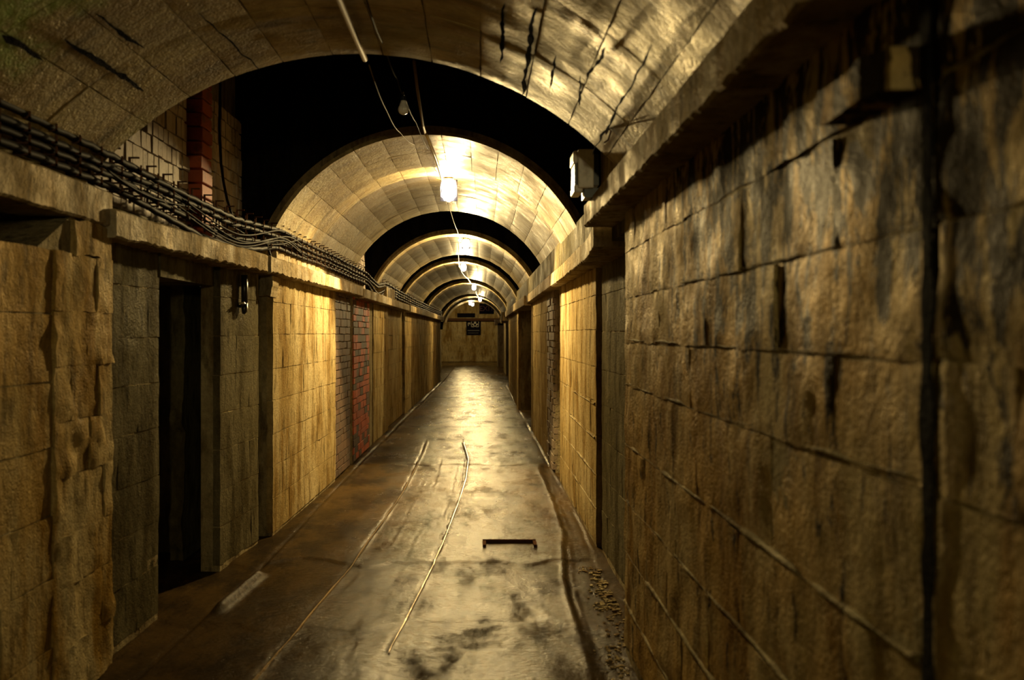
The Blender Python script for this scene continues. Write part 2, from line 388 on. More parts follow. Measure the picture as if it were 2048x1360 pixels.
# left segments: (y0,y1,x0,x1,mat,cell)
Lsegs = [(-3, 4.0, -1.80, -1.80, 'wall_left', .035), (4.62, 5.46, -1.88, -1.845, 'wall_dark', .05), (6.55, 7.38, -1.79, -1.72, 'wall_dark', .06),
         (7.62, 10.5, -1.66, -1.595, 'wall', .06), (13.95, 15.9, LX(13.95), LX(15.9), 'wall', .09)]
for y0, y1, x0, x1, mt, c in Lsegs: seg(mbL, -1, x0, x1, y0, y1, -.1, BZ+.02 if y0 > 0 else 1.95, .13 if y0 == 6.55 else .4)
seg(mbL, -1, -1.62, -1.60, 10.5, 11.62, -.1, BZ+.02); seg(mbL, -1, -1.58, -1.575, 11.78, 13.95, -.1, BZ+.02)
seg(mbL, -1, LX(15.9)-.05, LX(19)-.05, 15.9, 19.0, -.1, BZ+.02); seg(mbL, -1, LX(19.), LX(32), 19.0, 32.2, -.1, BZ+.02)
mbL.box(-2.28, -1.83, 4.2, 4.62, -.1, BZ+.0); mbL.box(-2.28, -1.83, 3.95, 4.2, -.1, 1.95); mbL.hexa([(-2.1, 3.88, 1.955), (-2.1, 4.25, 1.955), (-1.81, 4.25, 1.955), (-1.81, 3.88, 1.955), (-2.1, 4.2, 2.12), (-2.1, 4.25, 2.12), (-1.81, 4.25, 2.12), (-1.81, 4.2, 2.12)]); mbL.box(-2.28, -2.1, -9, 4.2, 1.9, 2.2)                    # core of the rough pilaster
mbL.box(-2.28, -1.99, -9, 7.75, BZ+.0, 3.9)                     # upper wall behind brickwork
mbL.box(-2.2, -1.90, 13.0, 15.2, BZ+.1, 3.9); mbL.box(-2.4, -1.95, 7.7, 32, BZ+.1, 2.9)
mbL.box(-2.2, -1.80, 36.5, 44.5, -.1, 2.6)
wall_left = struct('wall_left', mbL, M['mortar'])
for i, (y0, y1, x0, x1, mt, c) in enumerate(Lsegs):
    near = y0 < 5
    lay(wall_left, 'concrete_block', wall_fn(-1, x0, x1, y0, y1), y0, y1, courses(0.0, BZ if y0 > 0 else 1.955, .27), .62, M[mt], c, gap=.006, rough=.006 if near else .0035, prot=.002, edge=.004, chips=.4 if near else .2, vgap=.0012)
lay(wall_left, 'concrete_block', wall_fn(-1, LX(15.9)-.05, LX(19)-.05, 15.9, 19.), 15.9, 19., courses(0, BZ), .7, M['wall'], .2, rough=.003)
lay(wall_left, 'concrete_block', wall_fn(-1, LX(19), LX(32), 19., 32.2), 19., 32.2, courses(0, BZ), .75, M['wall'], .3, rough=.003, stuff=True)
# rough broken pilaster: big uneven stones, ragged edge
lay(wall_left, 'pilaster_stone', wall_fn(-1, -1.79, -1.785, 4.0, 4.62), 4.0, 4.62, courses(0, 1.955, .24), .31, M['wall_left'], .022, gap=.001, rough=.013, prot=.003, edge=.006, depth=.10, chips=.8)
lay(wall_left, 'pilaster_stone', wall_fn(-1, -1.785, -1.785, 4.2, 4.62), 4.2, 4.62, [1.957, 2.115], .42, M['wall_left'], .022, gap=.002, rough=.016, prot=.004, edge=.012, depth=.10, chips=1.)
# left brickwork: dim brown brick then the red brick jamb
lay(wall_left, 'brick', wall_fn(-1, -1.60, -1.585, 10.5, 11.62), 10.5, 11.62, courses(0, BZ, .085), .225, M['brown_brick'], .12, gap=.012, rough=.002, prot=.004, depth=.04, smooth=False)
lay(wall_left, 'brick', wall_fn(-1, -1.57, -1.565, 12.05, 13.35), 11.82, 13.45, courses(0, BZ, .088), .27, M['red_brick'], .12, gap=.013, rough=.002, prot=.003, depth=.04, smooth=False, mats=[M['red_brick'], M['red_brick'], M['brown_brick']])
# limewashed brick wall over the beam in the open bay
def arch_skip(y, z): return z > 3.5
OB = ob = lay(wall_left, 'limewashed_brick', wall_fn(-1, -1.96, -1.93, 4.55, 7.72), 4.55, 7.70, courses(2.24, 3.42, .105), .090, M['white_brick'], .12, gap=.012, rough=.002, prot=.005, depth=.035, smooth=False, skip=lambda y, z: 6.33 < y < 6.62 or z > 2.8 and y < 5.6 or z > 3.3)
lay(wall_left, 'limewashed_brick', wall_fn(-1, -1.80, -1.80, 13.4, 14.9), 13.35, 14.9, courses(2.28, 3.0, .09), .22, M['white_brick'], .2, gap=.014, rough=.002, prot=.005, depth=.04, smooth=False)
# red brick pier in that bay (faces the viewer)
z = 2.24
while z < 3.4:
    h = .093; g_ = random.uniform(-.004, .004)
    mb = MB(); mb.box(-1.985, -1.862+g_, 6.36+g_, 6.60, z, z+h-.012); o = mb.build('red_brick', M['red_brick'], wall_left); z += h+.002
    bv = o.modifiers.new('bevel', 'BEVEL'); bv.width = .004
# door head over the side doorway, patch of wall above
mb = MB(); mb.box(-2.2, -1.835, 5.46, 6.56, 1.93, BZ+.02); mb.build('door_lintel', M['wall_dark'], wall_left)

# right wall
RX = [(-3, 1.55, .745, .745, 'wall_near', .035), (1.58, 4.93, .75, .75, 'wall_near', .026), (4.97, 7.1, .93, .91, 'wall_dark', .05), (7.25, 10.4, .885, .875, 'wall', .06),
      (12.2, 15.9, .865, .855, 'wall', .09), (19.9, 27.4, .80, .83, 'wall', .25)]
for y0, y1, x0, x1, mt, c in RX: seg(mbR, 1, x0, x1, y0, y1, -.1, BZ+.06 if y0 > 4.95 else 2.3)
seg(mbR, 1, .88, .87, 11.15, 12.2, -.1, BZ+.02)
mbR.box(1.22, 1.5, -9, 32, -.1, 3.9); mbR.box(.98, 1.3, 4.95, 7.75, BZ+.05, 3.9)
mbR.box(.95, 1.4, 30.5, 32.3, -.1, BZ); mbR.box(1.0, 1.5, 36.5, 40.5, -.1, BZ); mbR.box(.86, 1.5, 45.5, 47.5, -.1, BZ)
mbR.box(1.42, 1.7, 32, 57, -.1, 3.4)
wall_right = struct('wall_right', mbR, M['mortar'])
RC = [0.0, .21, .475, .74, 1.03, 1.335, 1.555, 1.78, 2.02, 2.26]
for i, (y0, y1, x0, x1, mt, c) in enumerate(RX):
    near = y0 < 4.9
    if near:
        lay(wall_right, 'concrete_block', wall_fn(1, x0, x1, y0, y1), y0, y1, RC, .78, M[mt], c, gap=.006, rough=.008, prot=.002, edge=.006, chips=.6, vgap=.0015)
    else:
        lay(wall_right, 'concrete_block', wall_fn(1, x0, x1, y0, y1), y0, y1, courses(0, BZ+.04), .67 if y0 < 15 else .85, M[mt], c, gap=.006, rough=.0035, prot=.0015, chips=.2, vgap=.0012)
lay(wall_right, 'brick', wall_fn(1, .862, .86, 11.15, 12.2), 11.15, 12.2, courses(0, BZ, .085), .22, M['pale_brick'], .12, gap=.014, rough=.003, prot=.012, depth=.05, smooth=False)
# squeezed mortar ridges on the near right wall
for ci, zc in enumerate(RC[1:-2]):
    mb = MB(); P = []; R = []; y = 1.62
    while y < 4.9:
        n_ = float(fbm(y*5, zc*7, 2., 1, 3)); P.append((.750-.001+.004*n_, y, zc+.010+.007*float(fbm(y*3, zc*3, 9., 1, 3)))); R.append(max(.0008, .003+.010*n_+(.003 if zc < 1.2 else -.003))); y += .022
    mb.tube(P, R, 6); mb.build('mortar_ridge', M['mortar'], wall_right, smooth=True)
for ci, zc in enumerate([.27, .53, .8, 1.06]):
    mb = MB(); P = []; R = []; y = 7.3
    while y < 10.3:
        n_ = float(fbm(y*4, zc*7, 2., 1, 3)); P.append((.882, y, zc+.01*n_)); R.append(max(.0012, .006+.007*n_)); y += .05
    mb.tube(P, R, 6); mb.build('mortar_ridge', M['mortar'], wall_right)
# broken stub of concrete high on the near right wall
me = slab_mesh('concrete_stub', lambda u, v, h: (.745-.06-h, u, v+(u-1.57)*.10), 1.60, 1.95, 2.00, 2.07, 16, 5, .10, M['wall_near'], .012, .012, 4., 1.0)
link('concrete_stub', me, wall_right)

# ------------------------------------------------------------------ beams (ledges)
def beam(idx, pts, z0, z1, depth, side, rag=.006, n=None, taper=None):
    """pts: (y, x of front face); rectangular section with ragged lower front edge"""
    ysb = np.arange(pts[0][0], pts[-1][0]+1e-6, .03 if pts[0][0] < 10 else .12); vs = []; fs = []
    K = 9
    for y in ysb:
        x = float(interp(y, pts)); far = .4 if y > 9 else 1
        zb = z0+rag*far*float(fbm(y*22, idx*3., 0., 1, 3)); zt = z1+rag*.5*float(fbm(y*9, idx*3., 5., 1, 3))
        r = lambda a, s=.0025: s*float(fbm(y*8, a*3.3, idx*1., 1, 3))
        sec = [(x+side*depth, zb), (x+side*depth*.5, zb+r(1)), (x+side*.012, zb), (x+r(2), zb+.010), (x+r(3), zb+(zt-zb)*.35), (x+r(4), zb+(zt-zb)*.7), (x+r(5), zt-.01), (x+side*.012, zt), (x+side*depth, zt)]
        vs += [(a, y, b_) for a, b_ in sec]
    N = len(ysb)
    for i in range(N-1):
        for k in range(K): fs.append((i*K+k, i*K+(k+1) % K, (i+1)*K+(k+1) % K, (i+1)*K+k))
    fs += [tuple(range(K)), tuple((N-1)*K+k for k in range(K))[::-1]]
    mb = MB(); mb.add(vs, fs); return mb
tn = [0]
def trim(mb, mat=None):
    tn[0] += 1; return struct('trim_%d' % tn[0], mb, mat or M['beam'])
trim(beam(1, [(-9, -1.79), (4.60, -1.775)], 2.115, 2.285, .24, -1, .004))
trim(beam(2, [(4.56, -1.745), (6, -1.68), (7.18, -1.60)], 2.065, 2.20, .26, -1, .008))
trim(beam(3, [(7.21, -1.585), (9.4, -1.51), (11.9, -1.46)], 2.065, 2.195, .3, -1, .008))
trim(beam(4, [(11.93, -1.45), (14, -1.43), (19.0, -1.40)], 2.05, 2.175, .3, -1))
trim(beam(5, [(19.1, -1.39), (32.3, -1.22)], 2.04, 2.18, .3, -1))
trim(beam(6, [(-9, .61), (5.60, .61)], 2.225, 2.36, .18, 1, .004))
trim(beam(7, [(5.62, .67), (6.4, .72), (7.3, .735), (8.6, .755), (15.9, .78)], 2.11, 2.25, .22, 1, .008))
trim(beam(8, [(16, .74), (20, .72), (27.4, .73)], 2.08, 2.25, .3, 1))
# backing slab over the openings behind the ledges, and coping blocks under the vault springers
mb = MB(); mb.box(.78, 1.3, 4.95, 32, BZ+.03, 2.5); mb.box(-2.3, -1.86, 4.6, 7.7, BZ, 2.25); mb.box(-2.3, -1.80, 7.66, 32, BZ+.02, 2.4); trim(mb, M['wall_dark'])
cop = trim(beam(9, [(7.75, -1.66), (13.0, -1.60)], 2.18, 2.31, .2, -1, .004))
for a, b_ in ((15.2, 16.6), (20.2, 21.6)):
    trim(beam(int(a), [(a, -1.49), (b_, -1.48)], 2.15, 2.36, .3, -1, .004))
for a, b_, x in ((30.3, 31.6, .70), (36.6, 37.4, .82), (45.5, 46.2, .70), (46.6, 47.4, .9)):   # stub capitals far down on the right
    mb = MB(); mb.box(x, 1.5, a, b_, 2.02, 2.30); trim(mb)

# ------------------------------------------------------------------ vaults
def vault(y0, y1, R, cx, cz, a0, nc, nl, mat, cell, stuff=False, thick=.07, rough=.0012, gap=.005, prot=.001, front=True, top=None):
    """barrel vault from blocks; a0 = spring angle in degrees"""
    a0 = math.radians(a0); mb = MB(); K = 60; Rb = R+.005
    vs = []; fs = []
    for y in (y0+.004, y1-.004):
        for r in (Rb, Rb+thick):
            for k in range(K+1):
                a = a0+(math.pi-2*a0)*k/K; vs.append((cx-r*math.cos(a), y, cz+r*math.sin(a)))
    L = K+1
    for k in range(K):
        fs += [(k, k+1, 2*L+k+1, 2*L+k), (L+k, 3*L+k, 3*L+k+1, L+k+1), (k, L+k, L+k+1, k+1), (2*L+k, 2*L+k+1, 3*L+k+1, 3*L+k)]
    mb.add(vs, fs); ce = struct('ceiling', mb, M['mortar'])
    def fn(u, v, h):
        a = a0+v/R; return cx-(R-h)*np.cos(a), u, cz+(R-h)*np.sin(a)
    tot = R*(math.pi-2*a0)
    cs = [tot*k/nc for k in range(nc+1)]
    lay(ce, 'vault_block', fn, y0, y1, cs, (y1-y0)/nl, M[mat], cell, gap=gap, rough=rough, prot=prot, depth=.03, edge=.003, chips=.12, stuff=stuff, stagger=1.0, var=.0, vgap=.0015)
    return ce
vault(-3, 4.62, 1.71, -.593, 1.25, 37, 13, 11, 'vault_near', .06, rough=.0007, gap=.006)
vault(-9, -3, 1.71, -.593, 1.25, 37, 13, 10, 'vault_near', .3, stuff=True)
vault(7.7, 9.2, 1.365, -.435, 1.85, 14, 15, 2, 'vault', .06)
vault(9.2, 10.95, 1.45, -.435, 1.85, 14, 15, 2, 'vault', .07)
vault(10.95, 13.3, 1.47, -.435, 1.85, 14, 15, 3, 'vault', .09)
vault(15.0, 15.9, 1.36, -.40, 1.82, 14, 15, 1, 'vault', .1)
vault(15.9, 19.4, 1.40, -.40, 1.82, 14, 15, 4, 'vault', .16)
vault(20.2, 21.2, 1.34, -.43, 1.80, 14, 15, 1, 'vault', .13)
vault(21.2, 27.0, 1.38, -.43, 1.80, 14, 15, 6, 'vault', .25, stuff=True)
vault(27.9, 29.2, 1.30, -.38, 1.80, 14, 15, 2, 'vault', .25, stuff=True)
vault(29.2, 37.0, 1.36, -.36, 1.80, 14, 15, 7, 'vault', .3, stuff=True)
vault(38.3, 40.2, 1.32, -.29, 1.80, 14, 15, 2, 'vault', .3, stuff=True)
vault(42.6, 44.8, 1.32, -.30, 1.80, 14, 15, 2, 'vault', .3, stuff=True)
OBJ = {}
def on_vault(px, py, R=1.71, cx=-.593, cz=1.25):
    a, b_ = (px-960)/1900, (668-py)/1900; A = a*a+b_*b_; B = -2*a*cx+2*b_*(EYE-cz); D = cx*cx+(EYE-cz)**2-R*R
    d = (-B+math.sqrt(B*B-4*A*D))/(2*A); return d, math.atan2(EYE+b_*d-cz, -(a*d-cx))
ceil_near = bpy.data.objects['ceiling']
for (xa, ya, xb, yb, wd) in ((1010, 2, 1003, 122, .016), (1073, 12, 1046, 188, .020), (1115, 108, 1101, 170, .012), (1215, 90, 1178, 150, .010), (1310, 85, 1188, 305, .010), (190, 24, 285, 92, .014), (128, 74, 284, 178, .020), (2, 66, 84, 116, .022), (1165, 150, 1160, 205, .008), (395, 20, 520, 135, .006)):
    (d0, t0), (d1, t1) = on_vault(xa, ya), on_vault(xb, yb); n = 26; vs = []
    for i in range(n+1):
        f = i/n; d = d0+(d1-d0)*f; t = t0+(t1-t0)*f+.004*float(fbm(d*9, wd*99, 0., 1, 3)); hw = wd*.5*(.35+.9*abs(float(fbm(d*14, xa, 0., 1, 3))))*min(1, 6*min(f, 1-f)+.15)
        for sg in (-1, 1): a = t+sg*hw/1.71; vs.append((-.593-1.703*math.cos(a), d, 1.25+1.703*math.sin(a)))
    mb = MB(); mb.add(vs, [(2*i, 2*i+1, 2*i+3, 2*i+2) for i in range(n)]); o = mb.build('open_joint', M['rock'], ceil_near)
    sm = o.modifiers.new('thick', 'SOLIDIFY'); sm.thickness = .006
vs = []
for i in range(121):
    z = 2.2*i/120; c = 1.572+.006*float(fbm(z*6, 1., 3., 1, 3)); hw = .010+.012*abs(float(fbm(z*9, 4., 1., 1, 3)))
    vs += [(.7425, c-hw, z), (.7425, c+hw, z)]
mb = MB(); mb.add(vs, [(2*i, 2*i+1, 2*i+3, 2*i+2) for i in range(120)]); o = mb.build('open_joint', M['rock'], wall_right)
sm = o.modifiers.new('thick', 'SOLIDIFY'); sm.thickness = .006
# dark, higher shell of the open bays, with heads over the vault ends
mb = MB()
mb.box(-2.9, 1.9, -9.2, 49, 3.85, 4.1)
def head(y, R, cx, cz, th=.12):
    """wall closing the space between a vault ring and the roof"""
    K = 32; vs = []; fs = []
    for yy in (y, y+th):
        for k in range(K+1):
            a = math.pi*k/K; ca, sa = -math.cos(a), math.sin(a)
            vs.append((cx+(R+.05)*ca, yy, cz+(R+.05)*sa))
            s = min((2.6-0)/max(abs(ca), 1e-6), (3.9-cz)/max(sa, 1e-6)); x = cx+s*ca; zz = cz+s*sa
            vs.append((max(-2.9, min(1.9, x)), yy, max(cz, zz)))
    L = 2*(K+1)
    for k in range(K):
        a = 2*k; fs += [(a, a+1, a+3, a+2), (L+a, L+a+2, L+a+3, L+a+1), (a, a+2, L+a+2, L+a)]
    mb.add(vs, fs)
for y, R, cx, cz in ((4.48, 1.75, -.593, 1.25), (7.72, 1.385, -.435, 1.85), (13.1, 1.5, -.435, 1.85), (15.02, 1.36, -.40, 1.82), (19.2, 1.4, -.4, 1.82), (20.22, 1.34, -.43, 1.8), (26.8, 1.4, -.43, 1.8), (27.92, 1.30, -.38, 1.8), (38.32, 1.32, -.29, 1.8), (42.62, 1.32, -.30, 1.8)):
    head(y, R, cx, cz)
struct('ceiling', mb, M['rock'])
# far cross passage and end wall
mb = MB(); mb.box(-8, 3.5, 55.0, 55.4, -.1, 4); we = struct('wall_end', mb, M['mortar'])
lay(we, 'concrete_block', lambda u, v, h: (u, 55.0-h-.01, v), -4.0, 2.0, courses(0, 3.6, .3), .9, M['wall'], .3, gap=.02, rough=.004)
mb = MB(); mb.box(-8, -1.9, 31.95, 32.2, -.1, 4); mb.box(-8.3, -8, 32, 55.4, -.1, 4); mb.box(-9, 3.5, 44.6, 56, 3.5, 3.7); mb.box(-9, -2.3, 32, 45, 3.5, 3.7); mb.box(3.3, 3.5, 44, 56, -.1, 4)
struct('wall_side_passage', mb, M['wall_dark'])
mb = MB(); mb.box(-2.6, 1.6, -9.4, -9.2, -.1, 4); struct('wall_back', mb, M['wall_dark'])
# side chamber behind the left doorway
mb = MB()
mb.box(-4.6, -4.4, 4.4, 13, -.1, 2.7); mb.box(-4.6, -1.95, 12.8, 13, -.1, 2.7); mb.box(-4.6, -2.28, 4.4, 4.6, -.1, 2.7); mb.box(-4.6, -2.25, 4.4, 13, 2.6, 2.8)
mb.box(-2.62, -2.14, 7.05, 7.25, -.1, 2.6)
struct('wall_side_chamber', mb, M['wall_dark'])
# recess behind right openings is closed by wall_right's outer slab

# ------------------------------------------------------------------ inside the side doorway: brick pier with grille and a round white dial
bw = MB(); bw.box(-2.88, -2.50, 8.05, 8.3, -.05, 1.46); bwo = bw.build('brick_pier', M['rock'], label='dim brick pier inside the left doorway under the grille', cat='pier')
z = 0.0; k = 0
while z < 1.42:
    for j, (a, b_) in enumerate((((-2.88, -2.67), (-2.66, -2.50)) if k % 2 else ((-2.88, -2.78), (-2.77, -2.57), (-2.56, -2.50)))):
        mb = MB(); q = random.uniform(0, .006); mb.box(a, b_, 8.02+q, 8.1, z, z+.066); mb.build('brick', M['red_brick'] if random.random() < .7 else M['white_brick'], bwo)
    z += .078; k += 1
gr = bpy.data.objects.new('window_grille', None); C.objects.link(gr); gr['label'] = 'dark iron grille above the brick pier inside the left doorway'; gr['category'] = 'grille'
for x in (-2.78, -2.653, -2.53):
    mb = MB(); mb.tube([(x, 7.98, -.02), (x, 7.98, 2.1)], .007, 6); mb.build('grille_bar', M['iron'], gr)
for zz in (1.50, 1.62, 1.874, 2.0):
    mb = MB(); mb.tube([(-2.86, 7.99, zz), (-2.46, 7.99, zz)], .007, 6); mb.build('grille_bar', M['iron'], gr)
dl = bpy.data.objects.new('metal_drum', None); C.objects.link(dl); dl['label'] = 'round pale drum seen behind the grille in the left doorway'; dl['category'] = 'drum'
mb = MB(); mb.lathe([(0, 0), (.045, 0), (.055, .02), (.055, .15), (.045, .17), (0, .17)], (-2.665, 8.2, 1.85), 20, 'z'); mb.build('drum_body', M['dial'], dl, smooth=True)
mb = MB(); mb.box(-2.72, -2.60, 8.14, 8.26, 1.46, 1.85); mb.build('post', M['black_plastic'], dl)
point('doorway_fill_glow', (-2.45, 7.3, 2.3), 14, (.95, 1, .85), .04)  # unseen light added to brighten the drum and grille
me = slab_mesh('rock_face', lambda u, v, h: (u, 6.70-h*2.6, v), -2.18, -2.09, 0, 1.95, 10, 60, .3, M['wall_dark'], .016, .012, 8., .5)
link('doorway_jamb', me, wall_left)

# ------------------------------------------------------------------ cables on hooks
ZC = [2.475, 2.425, 2.375, 2.33]
CX = lambda y: float(np.interp(y, [0, 4.5, 7.7, 13, 20, 32], [-1.86, -1.79, -1.64, -1.55, -1.48, -1.29]))
CZ = lambda y: float(np.interp(y, [0, 4, 5.2, 6.5, 7.7, 10, 13, 14.3, 15.2, 22, 32], [.02, 0, -.02, -.05, -.03, -.02, -.04, -.10, -.05, -.10, -.13]))
names = ['topmost', 'second', 'third', 'lowest']
HOOK_Y = [1.0+.23*k for k in range(62)]; HOOK_Y = [y for y in HOOK_Y if y < 13.2]+[15.3+.5*k for k in range(33)]
def sag(y, k):
    free = max(0, math.sin((y-4.7)/3.0*math.pi)) if 4.7 < y < 7.7 else (max(0, math.sin((y-13.2)/2.1*math.pi)) if 13.2 < y < 15.3 else 0)
    return -free*(.02+.02*k)*(1 if k != 1 else .3)-.008*abs(math.sin(y/.23*math.pi))
for k in range(4):
    mb = MB(); P = []; y = .6
    while y < 32.0:
        P.append((CX(y)-.012*(k % 2)+.006*float(vnoise(y*2, k, 0)), y, ZC[k]+CZ(y)+sag(y, k)+.006*float(vnoise(y*1.7, k*3, 1)))); y += .08 if y < 16 else .3
    mb.tube(P, .018 if k != 2 else .015, 7)
    mb.build('cable', M['cable'], smooth=True, label='%s of the four long black cables on the left wall hooks' % names[k], cat='cable', group='black cables on the left wall')
for k in range(5):      # loose thin lines tangled with them in the open bay
    mb = MB(); P = []; y = 4.2+.2*k; ph = random.random()*6
    while y < 8.2+.2*k:
        P.append((CX(y)+.02-.03*math.sin(y*1.3+ph), y, 2.44+CZ(y)-.06*math.sin((y-4.2)/4*math.pi)+.05*math.sin(y*2.4+ph)-.02*k)); y += .08
    mb.tube(P, .006, 5); mb.build('thin_cable', M['cable'], smooth=True, label='thin loose cable tangled round the cable bundle in the open bay', cat='cable', group='thin loose cables in the open bay')
for i, y in enumerate(HOOK_Y):
    x = CX(y); z0 = CZ(y)
    mb = MB(); mb.box(x-.045, x-.035, y-.007, y+.007, 2.29+z0, 2.53+z0)
    for k in range(4): mb.box(x-.045, x+.022, y-.006, y+.006, ZC[k]+z0-.024, ZC[k]+z0-.016); mb.box(x+.016, x+.022, y-.006, y+.006, ZC[k]+z0-.024, ZC[k]+z0+.012)
    mb.box(x-.045, x+.01, y-.006, y+.006, 2.522+z0, 2.53+z0)
    mb.box(x-.16, x-.04, y-.006, y+.006, 2.36+z0, 2.37+z0)
    mb.build('cable_hook', M['iron'], label='small four-pronged iron hook carrying the cables along the left wall', cat='bracket', group='iron hooks under the cables')
# vertical cable down the limewashed brick
mb = MB(); P = [(-1.90, 6.95, 3.45), (-1.90, 6.93, 3.1), (-1.895, 6.95, 2.85), (-1.89, 7.0, 2.72), (-1.885, 7.08, 2.6), (-1.85, 7.1, 2.48), (-1.74, 7.1, 2.43)]
mb.tube(P, .010, 6); mb.build('drop_cable', M['cable'], label='black cable dropping down the limewashed bricks to the bundle', cat='cable')
mb = MB(); P = [(-1.72, 7.45, 2.42), (-1.68, 7.47, 2.32), (-1.655, 7.5, 2.22), (-1.65, 7.5, 2.18)]
mb.tube(P, .009, 6); mb.build('drop_cable', M['cable'], label='short black cable tail hanging over the left ledge joint', cat='cable')

# ------------------------------------------------------------------ conduit loop by the left doorway
lp = bpy.data.objects.new('cable_loop', None); C.objects.link(lp); lp['label'] = 'black looped cable with a dark sleeve hanging under the left ledge'; lp['category'] = 'cable'
def LP(px, py, y): return ((px-960)*y/1900, y, EYE+(668-py)*y/1900)
mb = MB(); mb.tube([LP(468, 545, 6.9), LP(467, 590, 6.9), LP(471, 608, 6.9), LP(480, 613, 6.9), LP(489, 606, 6.88)], .012, 8); mb.build('loop', M['black_plastic'], lp, smooth=True)
mb = MB(); mb.tube([LP(489, 550, 6.95), LP(489, 606, 6.95)], .024, 10); mb.build('sleeve', M['black_plastic'], lp, smooth=True)
mb = MB(); mb.tube([LP(489, 606, 6.95), LP(489, 622, 6.95), LP(487, 628, 6.95)], [.024, .022, .010], 10); mb.build('sleeve_tip', M['black_plastic'], lp, smooth=True)
mb = MB(); mb.tube([LP(478, 606.5, 6.86), LP(489, 605.5, 6.86)], .006, 8); mb.build('clip', M['steel_pipe'], lp, label='shiny metal clip')
mb = MB(); mb.tube([LP(444, 607, 6.86), LP(452, 602, 6.84), LP(457, 596, 6.84), LP(457, 602, 6.84)], .008, 6); mb.build('wall_hook', M['iron'], label='small rusty hook on the dim wall left of the cable loop', cat='hook')
# chipped pale corner under the left ledge
me = slab_mesh('chipped_corner', lambda u, v, h: (-1.70+u, 7.52-h*1.5-(u*.5), v), -.055, .055, 1.90, 2.06, 8, 10, .15, M['beam'], .02, .012, 21., 1.5)
link('chipped_corner', me, wall_left)

# ------------------------------------------------------------------ junction box on the right ledge
jb = bpy.data.objects.new('junction_box', None); C.objects.link(jb); jb.location = (0, 0, 0); jb['label'] = 'cream box with black side panel standing on the end of the right ledge'; jb['category'] = 'box'
x0, x1, y0, y1, z0, z1 = .515, .612, 5.10, 5.30, 2.385, 2.595
mb = MB(); mb.box(x0+.012, x1, y0, y1, z0, z1); o = mb.build('housing', M['white_plastic'], jb); bv = o.modifiers.new('bevel', 'BEVEL'); bv.width = .008; bv.segments = 3
mb = MB(); mb.box(x0-.004, x0+.014, y0+.03, y1+.02, z0-.005, z1-.07); o = mb.build('side_panel', M['black_plastic'], jb); bv = o.modifiers.new('bevel', 'BEVEL'); bv.width = .004
mb = MB(); mb.box(x0-.012, x0+.013, y0+.02, y1+.02, z1-.075, z1-.004); o = mb.build('side_cap', M['white_plastic'], jb); bv = o.modifiers.new('bevel', 'BEVEL'); bv.width = .012; bv.segments = 4
mb = MB(); mb.box(x0-.008, x0+.04, y0+.02, y1+.02, z0-.022, z0+.022); o = mb.build('bottom_cap', M['white_plastic'], jb); bv = o.modifiers.new('bevel', 'BEVEL'); bv.width = .010; bv.segments = 4
mb = MB(); mb.box(x1, x1+.03, y0+.03, y1, z0+.02, z1-.02); mb.build('back_box', M['black_plastic'], jb)
mb = MB(); mb.box(x0+.05, x1+.03, y0+.04, y1-.02, 2.34, z0+.005); mb.build('foot', M['black_plastic'], jb)
mb = MB(); mb.tube([LP(1212, 268, 4.2), LP(1218, 258, 4.18), LP(1222, 262, 4.17), LP(1216, 280, 4.2), LP(1208, 285, 4.2)], .004, 6); mb.build('wall_hook', M['iron'], label='small bent iron hook in the vault above the cream box', cat='hook')

# ------------------------------------------------------------------ conduits and wires overhead
mb = MB(); mb.tube([(-.56, .5, 2.925), (-.56, 2.5, 2.922), (-.555, 4.58, 2.925)], .014, 10); o = mb.build('conduit', M['conduit'], smooth=True, label='rusty brown conduit running along the crown of the nearest vault', cat='pipe')
mb = MB(); mb.tube([LP(828, 122, 5.7), LP(835, 180, 6.2), LP(846, 250, 7.2), LP(851, 268, 7.6)], .010, 10); mb.build('conduit', M['conduit'], smooth=True, label='thin brown conduit hanging in the dark bay to the first lamp', cat='pipe')
mb = MB(); mb.tube([LP(851, 266, 7.6), LP(856, 278, 7.75), LP(872, 318, 8.7), LP(882, 352, 9.5), LP(888, 372, 10.2)], .013, 10); mb.build('conduit', M['steel_pipe'], smooth=True, label='pale shiny conduit crossing the second vault above the first lamp', cat='pipe')
def wire(label, pts, r=.003, mat='cable', group=None):
    mb = MB(); P = []
    for a, b_ in zip(pts[:-1], pts[1:]):
        for t in (0, .25, .5, .75): P.append(tuple(a[i]*(1-t)+b_[i]*t-(.02*math.sin(t*math.pi) if i == 2 else 0) for i in range(3)))
    P.append(pts[-1]); mb.tube(P, r, 5); mb.build('wire', M[mat], smooth=True, label=label, cat='wire')
wire('thin wire dropping from the end of the brown conduit to the second vault', [LP(738, 130, 4.7), LP(775, 225, 6.0), LP(800, 265, 7.2), LP(832, 290, 8.2), LP(862, 322, 9.2), LP(880, 350, 9.6)], .003, 'conduit')
wire('thin wire carrying the unlit globe bulb in the dark bay', [LP(733, 0, 3.6), LP(770, 95, 4.6), LP(795, 160, 5.3), LP(808, 190, 5.6), LP(832, 245, 7.0), LP(860, 305, 8.6), LP(872, 340, 9.5)], .0035, 'cable')
wire('thin wire from the first lamp on to the second lamp', [LP(893, 395, 10.5), LP(902, 425, 12.5), LP(914, 460, 14.6), LP(921, 478, 15.4)], .005, 'conduit')
wire('thin wire from the second lamp to the third lamp', [LP(917, 480, 15.4), LP(917, 510, 17.6), LP(918, 530, 20.5)], .007, 'steel_pipe')
wire('looping wire from the third lamp to the fourth lamp', [LP(918, 532, 20.5), LP(924, 545, 22.5), LP(936, 557, 26), LP(942, 565, 28.2)], .009, 'steel_pipe')
wire('thin wire from the fourth lamp to the fifth lamp', [LP(952, 575, 28.5), LP(953, 588, 35), LP(957, 592, 38.8)], .009, 'steel_pipe')
